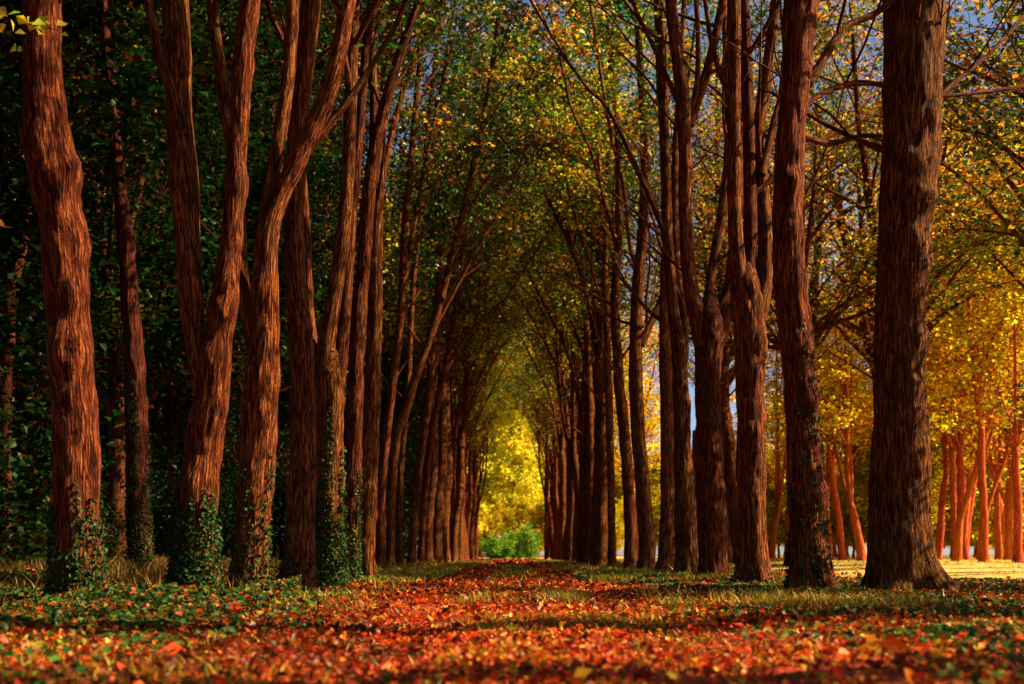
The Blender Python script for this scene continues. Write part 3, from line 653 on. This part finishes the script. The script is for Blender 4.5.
# the avenue and its woods go on behind the camera, added unseen to block skylight
for i in range(5):
    for sgn in (-1, 1):
        x, y = sgn * RW, -3.0 - 4.2 * i
        place(avp, i + (sgn > 0) * 3, (x, y, float(gz(x, y)) - .03), (0 if sgn < 0 else math.pi) + i * .2, 1.0, 'avenue tree behind the camera', 'avenue trees behind the camera')
for i, (x, y) in enumerate([(-9, 2), (-9, -6), (-8, 9), (-13, 12), (-12, -14), (-4, -26), (4, -27), (-15, 4), (12, -16), (13, -24), (-9.5, 17)]):
    place(dkp, i, (x, y, float(gz(x, y)) - .03), i * 1.1, 1.1, 'unseen wood tree added beside the camera to block the sky', 'wood trees beside the camera')

M_YLEAF = leaf_mat('yellow_leaves', .68, .02)
for q in yp + grp + lowp:
    for ch in q.children:
        if ch.name.startswith('crown'): ch.data.materials[0] = M_YLEAF
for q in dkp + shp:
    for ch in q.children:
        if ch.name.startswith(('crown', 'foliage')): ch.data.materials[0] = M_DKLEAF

# ------------------------------------------------------------------ ground cover
r = rng(77)
def strew(n, d0, d1, wide=.50, xlo=None, xhi=None):
    d = np.sqrt(r.uniform(d0 ** 2, d1 ** 2, n)); x = r.uniform(-1, 1, n) * (wide * d + .4)
    if xlo is not None: x = r.uniform(xlo, xhi, n)
    return x, d

# fallen leaves
X = []; Y = []; S = []
for n, a, b, sz in [(42000, 2.4, 8, .032), (72000, 8, 17, .038), (52000, 17, 45, .066), (16000, 45, 110, .2)]:
    x, y = strew(n, a, b)
    ok = np.abs(x) < (9 if a < 45 else 4.5); x, y = x[ok], y[ok]; X.append(x); Y.append(y); S.append(np.full(len(x), sz))
X, Y, S = map(np.concatenate, (X, Y, S))
pn = fbm(np.stack([X * .8, Y * .5, 0 * X], 1), 12, 3)
keep = (pn > -.55 + .25 * smooth(1.6, 3.2, np.abs(X))) | (r.random(len(X)) < .35); keep &= ~((X > 6.2) & (Y > 20) & (r.random(len(X)) < .72))
X, Y, S, pn = X[keep], Y[keep], S[keep], pn[keep]
onp = 1 - smooth(1.3, 2.3, np.abs(X - .1) + .4 * pn)
c_red = pick(r, len(X), [RED, (.50, .075, .010), (.30, .022, .008), ORANGE, (.12, .02, .006), (.05, .012, .005), GOLD], [4, 2.6, 2, 1.2, 2.2, 1.6, .5])
c_mix = pick(r, len(X), [ORANGE, RED, BROWN, GOLD, (.32, .05, .01), YGREEN, (.06, .02, .008)], [2, 2.4, 2.2, 1.2, 2, .5, 1.4])
cc = np.where((r.random(len(X)) < onp * .9)[:, None], c_red, c_mix)
big = fbm(np.stack([X * .9, Y * .55, 0 * X + 4], 1), 44, 3); shade_patch = (big > .1) & (r.random(len(X)) < .7)  # dark leaf colours in patches stand in for shadow on the litter
cc[shade_patch] = pick(r, int(shade_patch.sum()), [(.07, .018, .006), BROWN, (.22, .03, .008), (.04, .012, .005)], [3, 2, 2, 2])
lime = (big < -.45) & (r.random(len(X)) < .5)
cc[lime] = pick(r, int(lime.sum()), [GOLD, (.50, .20, .012), (.60, .42, .02), RED], [1.2, 2, .6, 3.5])
C = np.stack([X, Y, gz(X, Y) + .012 + np.abs(r.normal(0, .022, len(X)))], 1)
o = leaf_mesh('fallen_leaves', C, r.normal(0, .62, (len(X), 3)) + [0, 0, 1.], S * np.exp(r.normal(-.05, .38, len(X))), np.clip(cc, 0, .8), M_LITTER, None, r, fold=.14, wide=.34)
tag(o, 'red, orange and brown fallen leaves covering the track and its verges', 'fallen leaves', kind='stuff')

# creeping ivy on both verges
r_side = lambda d: (np.floor(d * 9973) % 2) > 0
def ivy_cover(label, n, fx, dlo, dhi, seed, hmax, dens=0., cols=(DKGREEN, (.02, .06, .012), (.03, .10, .015), (.10, .10, .012), BROWN, RED), w=(3, 3, 1.4, 1.3, 1.6, .7)):
    r = rng(seed); d = np.sqrt(r.uniform(dlo ** 2, dhi ** 2, n)); a, b = fx(d); x = a + (b - a) * r.random(n)
    q = fbm(np.stack([x * .9, d * .7, 0 * x], 1), seed, 3); edge = smooth(0, .8, np.minimum(np.abs(x - a), np.abs(b - x)))
    k = q + .8 * edge > .45 - dens; x, d, q = x[k], d[k], q[k]
    h = hmax * np.clip(.35 + .6 * q, .1, 1) * r.random(len(x)) ** .6
    C = np.stack([x, d, gz(x, d) + .02 + h], 1)
    o = leaf_mesh('ivy_cover', C, r.normal(0, .5, C.shape) + [0, -.25, 1.], .036 * r.uniform(.5, 1.4, len(x)) * (1 + .03 * d), pick(r, len(x), cols, w, .35), M_IVY, None, r, wide=.46)
    tag(o, label, 'ivy', kind='stuff')
ivy_cover('dark ivy spreading around the feet of the near left trunks', 70000, lambda d: (-.52 * d - .5, -.17 * d - .2), 5.0, 14.5, 81, .22)
ivy_cover('scattered ivy and low green plants under the near right trunks', 30000, lambda d: (1.5 + 0 * d, .5 * d + .8), 3.4, 17, 82, .10, dens=-.12, cols=(DKGREEN, (.02, .08, .015), (.03, .13, .025), BROWN, RED, (.10, .03, .01)), w=(3, 2.4, 2, 1.5, 1.2, 1.5))

ivy_cover('low green seedlings scattered over the red litter on the verges', 36000, lambda d: (np.where(r_side(d), 1.2, -4.2), np.where(r_side(d), 4.4, -1.2)), 3.6, 26, 83, .07, dens=-.15, cols=((.02, .09, .02), (.05, .13, .02), (.015, .05, .012), (.16, .18, .015)), w=(3, 2, 2, 1))

def grass(name, label, x, y, h, pal, w, seed, lean=.35, wid=.004):
    r = rng(seed); n = len(x); z = gz(x, y)
    a = r.uniform(0, 6.28, n); u = np.stack([np.cos(a), np.sin(a), 0 * a], 1); L = r.normal(0, lean, (n, 3)); L[:, 2] = 1
    h = h * r.uniform(.5, 1.3, n); B = np.stack([x, y, z - .01], 1); ww = (wid * r.uniform(.7, 1.5, n) * np.maximum(1, y / 9))[:, None]
    M = B + L * (h * .55)[:, None]; T = B + L * h[:, None] * [1.6, 1.6, .95]
    V = np.stack([B - u * ww, B + u * ww, M + u * ww * .8, M - u * ww * .8, T], 1).reshape(-1, 3); k = np.arange(n)[:, None] * 5
    o = make_mesh(name, V, k + [0, 1, 2, 3], M_GRASS, None, col=np.repeat(pick(r, n, pal, w, .25), 5, 0), smooth_sh=False, tris=k + [3, 2, 4])
    return tag(o, label, 'grass', kind='stuff')
GP = [(.36, .28, .015), (.14, .17, .012), (.50, .36, .02), (.05, .10, .012), (.16, .06, .012)]
def patches(x, y, seed, thr): return fbm(np.stack([x * 1.3, y * .8, 0 * x], 1), seed, 3) + .8 * fbm(np.stack([x * 7, y * 5, 0 * x], 1), seed + 1, 2) > thr + r.normal(0, .25, len(x))
xs_, ys_ = [], []
for n, d0, d1, lo, hi in [(16000, 3, 12, -.5, .75), (9000, 12, 45, -.45, .55), (34000, 8.5, 30, 1.3, 4.2), (30000, 9, 32, -3.9, -1.3), (20000, 30, 80, 1.3, 3.6), (20000, 30, 80, -3.6, -1.3), (16000, 3.2, 9, .5, 3.2), (14000, 5.5, 10, .2, 3.4), (3500, 3.4, 6, -2.6, .4)]:
    x, y = strew(n, d0, d1, xlo=lo, xhi=hi); k = patches(x, y, 31, (.5 if abs(lo) < 1 else .38)); xs_.append(x[k]); ys_.append(y[k])
gx, gy = np.concatenate(xs_), np.concatenate(ys_)
grass('verge_grass', 'patchy yellow-green grass along the verges and the strip between the wheel tracks', gx, gy, np.where(gy < 9, .075, .13), GP, (2.4, 2.4, 1.2, 1.8, 1.2), 91)
x, y = strew(60000, 9.0, 34); x = -(2.1 + .05 * y + np.abs(x) * .9); k = patches(x, y, 37, -.2) & (x > -.5 * y - .5); 
grass('dry_grass', 'tall brownish dry grass standing at the edge of the left wood', x[k], y[k], .14 + .20 * smooth(9, 15, y[k]), [(.26, .13, .015), (.12, .05, .01), (.20, .17, .015), (.05, .06, .01)], (3, 2, 1.5, 1.5), 92, lean=.28)
x, y = strew(9000, 16, 60); x = np.sign(x) * (3.3 + 1.3 * r.random(len(x))); 
grass('trunk_grass', 'weedy yellowish grass tufts around the feet of the avenue trunks', x, y, .16 + .12 * r.random(len(x)), [(.30, .24, .02), (.14, .16, .015), (.2, .09, .015)], (2, 2, 1), 93)

# a sprig of bright leaves reaching into the frame from the nearest left tree
nearest = next(o for o in bpy.data.objects if o.get('label', '').startswith('thick gnarled trunk'))
r = rng(55); b0 = np.array(nearest.location)
P = spline([unproj(30, -70, 10.35), unproj(-10, -85, 10.0), unproj(-45, -40, 9.7), unproj(-25, 8, 9.6), unproj(20, 22, 9.6), unproj(58, 30, 9.62)], 40) - b0
w = Wood(); w.tube(P, np.linspace(.02, .0035, 40), 7); LCs = []
for k in range(22, 40):
    for q in range(2):
        t_ = P[k] + np.array([r.normal(0, .05), r.normal(0, .06), r.normal(-.01, .06)]); LCs.append(t_); w.tube(np.array([P[k], (P[k] + t_) / 2 + [0, 0, .01], t_]), np.array([.002, .0016, .001]), 3)
for k in (24, 27, 30):
    for q in range(7): LCs.append(P[k] + np.array([r.normal(0, .06), r.normal(0, .06), -.04 - .05 * q + r.normal(0, .03)]))
tw = w.build('leafy_twig', M_BARK, nearest)
LCs = np.array(LCs)
leaf_mesh('sprig_leaves', LCs, r.normal(0, .6, LCs.shape) + [.3, -.8, .4], .105 * r.uniform(.7, 1.3, len(LCs)), pick(r, len(LCs), [(.55, .58, .03), (.66, .60, .03)], (1, 1), .12), M_LEAF, tw, r, wide=.42)

# far woods that close the horizon on both sides
n = 0
while n < 26:
    y = rr.uniform(196, 250); x = 16 + (n / 26) * 95 + rr.uniform(-3, 3)
    place(lowp, n, (x, y, float(gz(x, y)) - .04), rr.uniform(0, 6.28), rr.uniform(1.7, 2.5), 'far sunlit yellow-green tree on the horizon', 'far trees closing the horizon'); n += 1
n = 0
while n < 24:
    y = rr.uniform(130, 200); x = -(9.5 + (n / 24) * 80 + rr.uniform(-2, 3))
    place(dkp, n, (x, y, float(gz(x, y)) - .04), rr.uniform(0, 6.28), rr.uniform(1.1, 1.5), 'dim tree in the dark wood behind the left row', 'trees of the dark left wood'); n += 1

for i, (x, y) in enumerate([(6.2, 190), (10, 180), (13, 188), (16, 176), (-9, 180), (-13, 172), (-3.4, 156), (3.6, 158), (.2, 162), (-6.6, 154)]):
    place(lowp, i, (x, y, float(gz(x, y)) - .04), i * 1.9, .8 + .1 * (i % 3), 'low yellow-green tree under the tall yellow trees at the avenue end', 'low trees at the avenue end')

for i, (x, y) in enumerate([(-10.6, 60), (-12.5, 66), (-9.6, 52), (-14, 74)]):  # brighter leaf colours stand in for sunlit foliage in the shaded wood
    place(grp, i, (x, y, float(gz(x, y)) - .04), i * 1.9, 1.7, 'yellowing tree glimpsed between the left avenue trunks', 'bright-leaved trees standing in for sunlit left wood')

for i, (x, y) in enumerate([(9.8, 92), (10.8, 99), (12.5, 110), (9.2, 104)]):
    place(grp, i, (x, y, float(gz(x, y)) - .04), i * 1.9, 1.55, 'tall golden tree behind the far right avenue row', 'tall golden trees behind the far right row')

for n in range(34):
    y = rr.uniform(70, 150); x = -(9.0 + (n / 34) * .38 * y)
    o = place(shp, n, (x, y, float(gz(x, y)) - .03), rr.uniform(0, 6.28), rr.uniform(1.5, 2.3), 'dark leafy shrub filling the floor of the left wood', 'undergrowth shrubs of the left wood'); o['category'] = 'shrub'
for n in range(22):
    y = rr.uniform(125, 185); x = 13 + (n / 22) * .42 * y
    place(lowp, n, (x, y, float(gz(x, y)) - .04), rr.uniform(0, 6.28), rr.uniform(.8, 1.1), 'bushy yellow-green young tree under the golden wood', 'young trees under the golden wood')

x, y = strew(30000, 19, 62, xlo=6.3, xhi=27); k = (x < .5 * y + 1) & patches(x, y, 57, .0)
grass('meadow_grass', 'thin sunlit pale grass on the open meadow behind the right row', x[k], y[k], .07 + 0 * x[k], [(.55, .44, .06), (.30, .30, .03), (.62, .50, .10)], (3, 1.5, 2), 95, wid=.003)
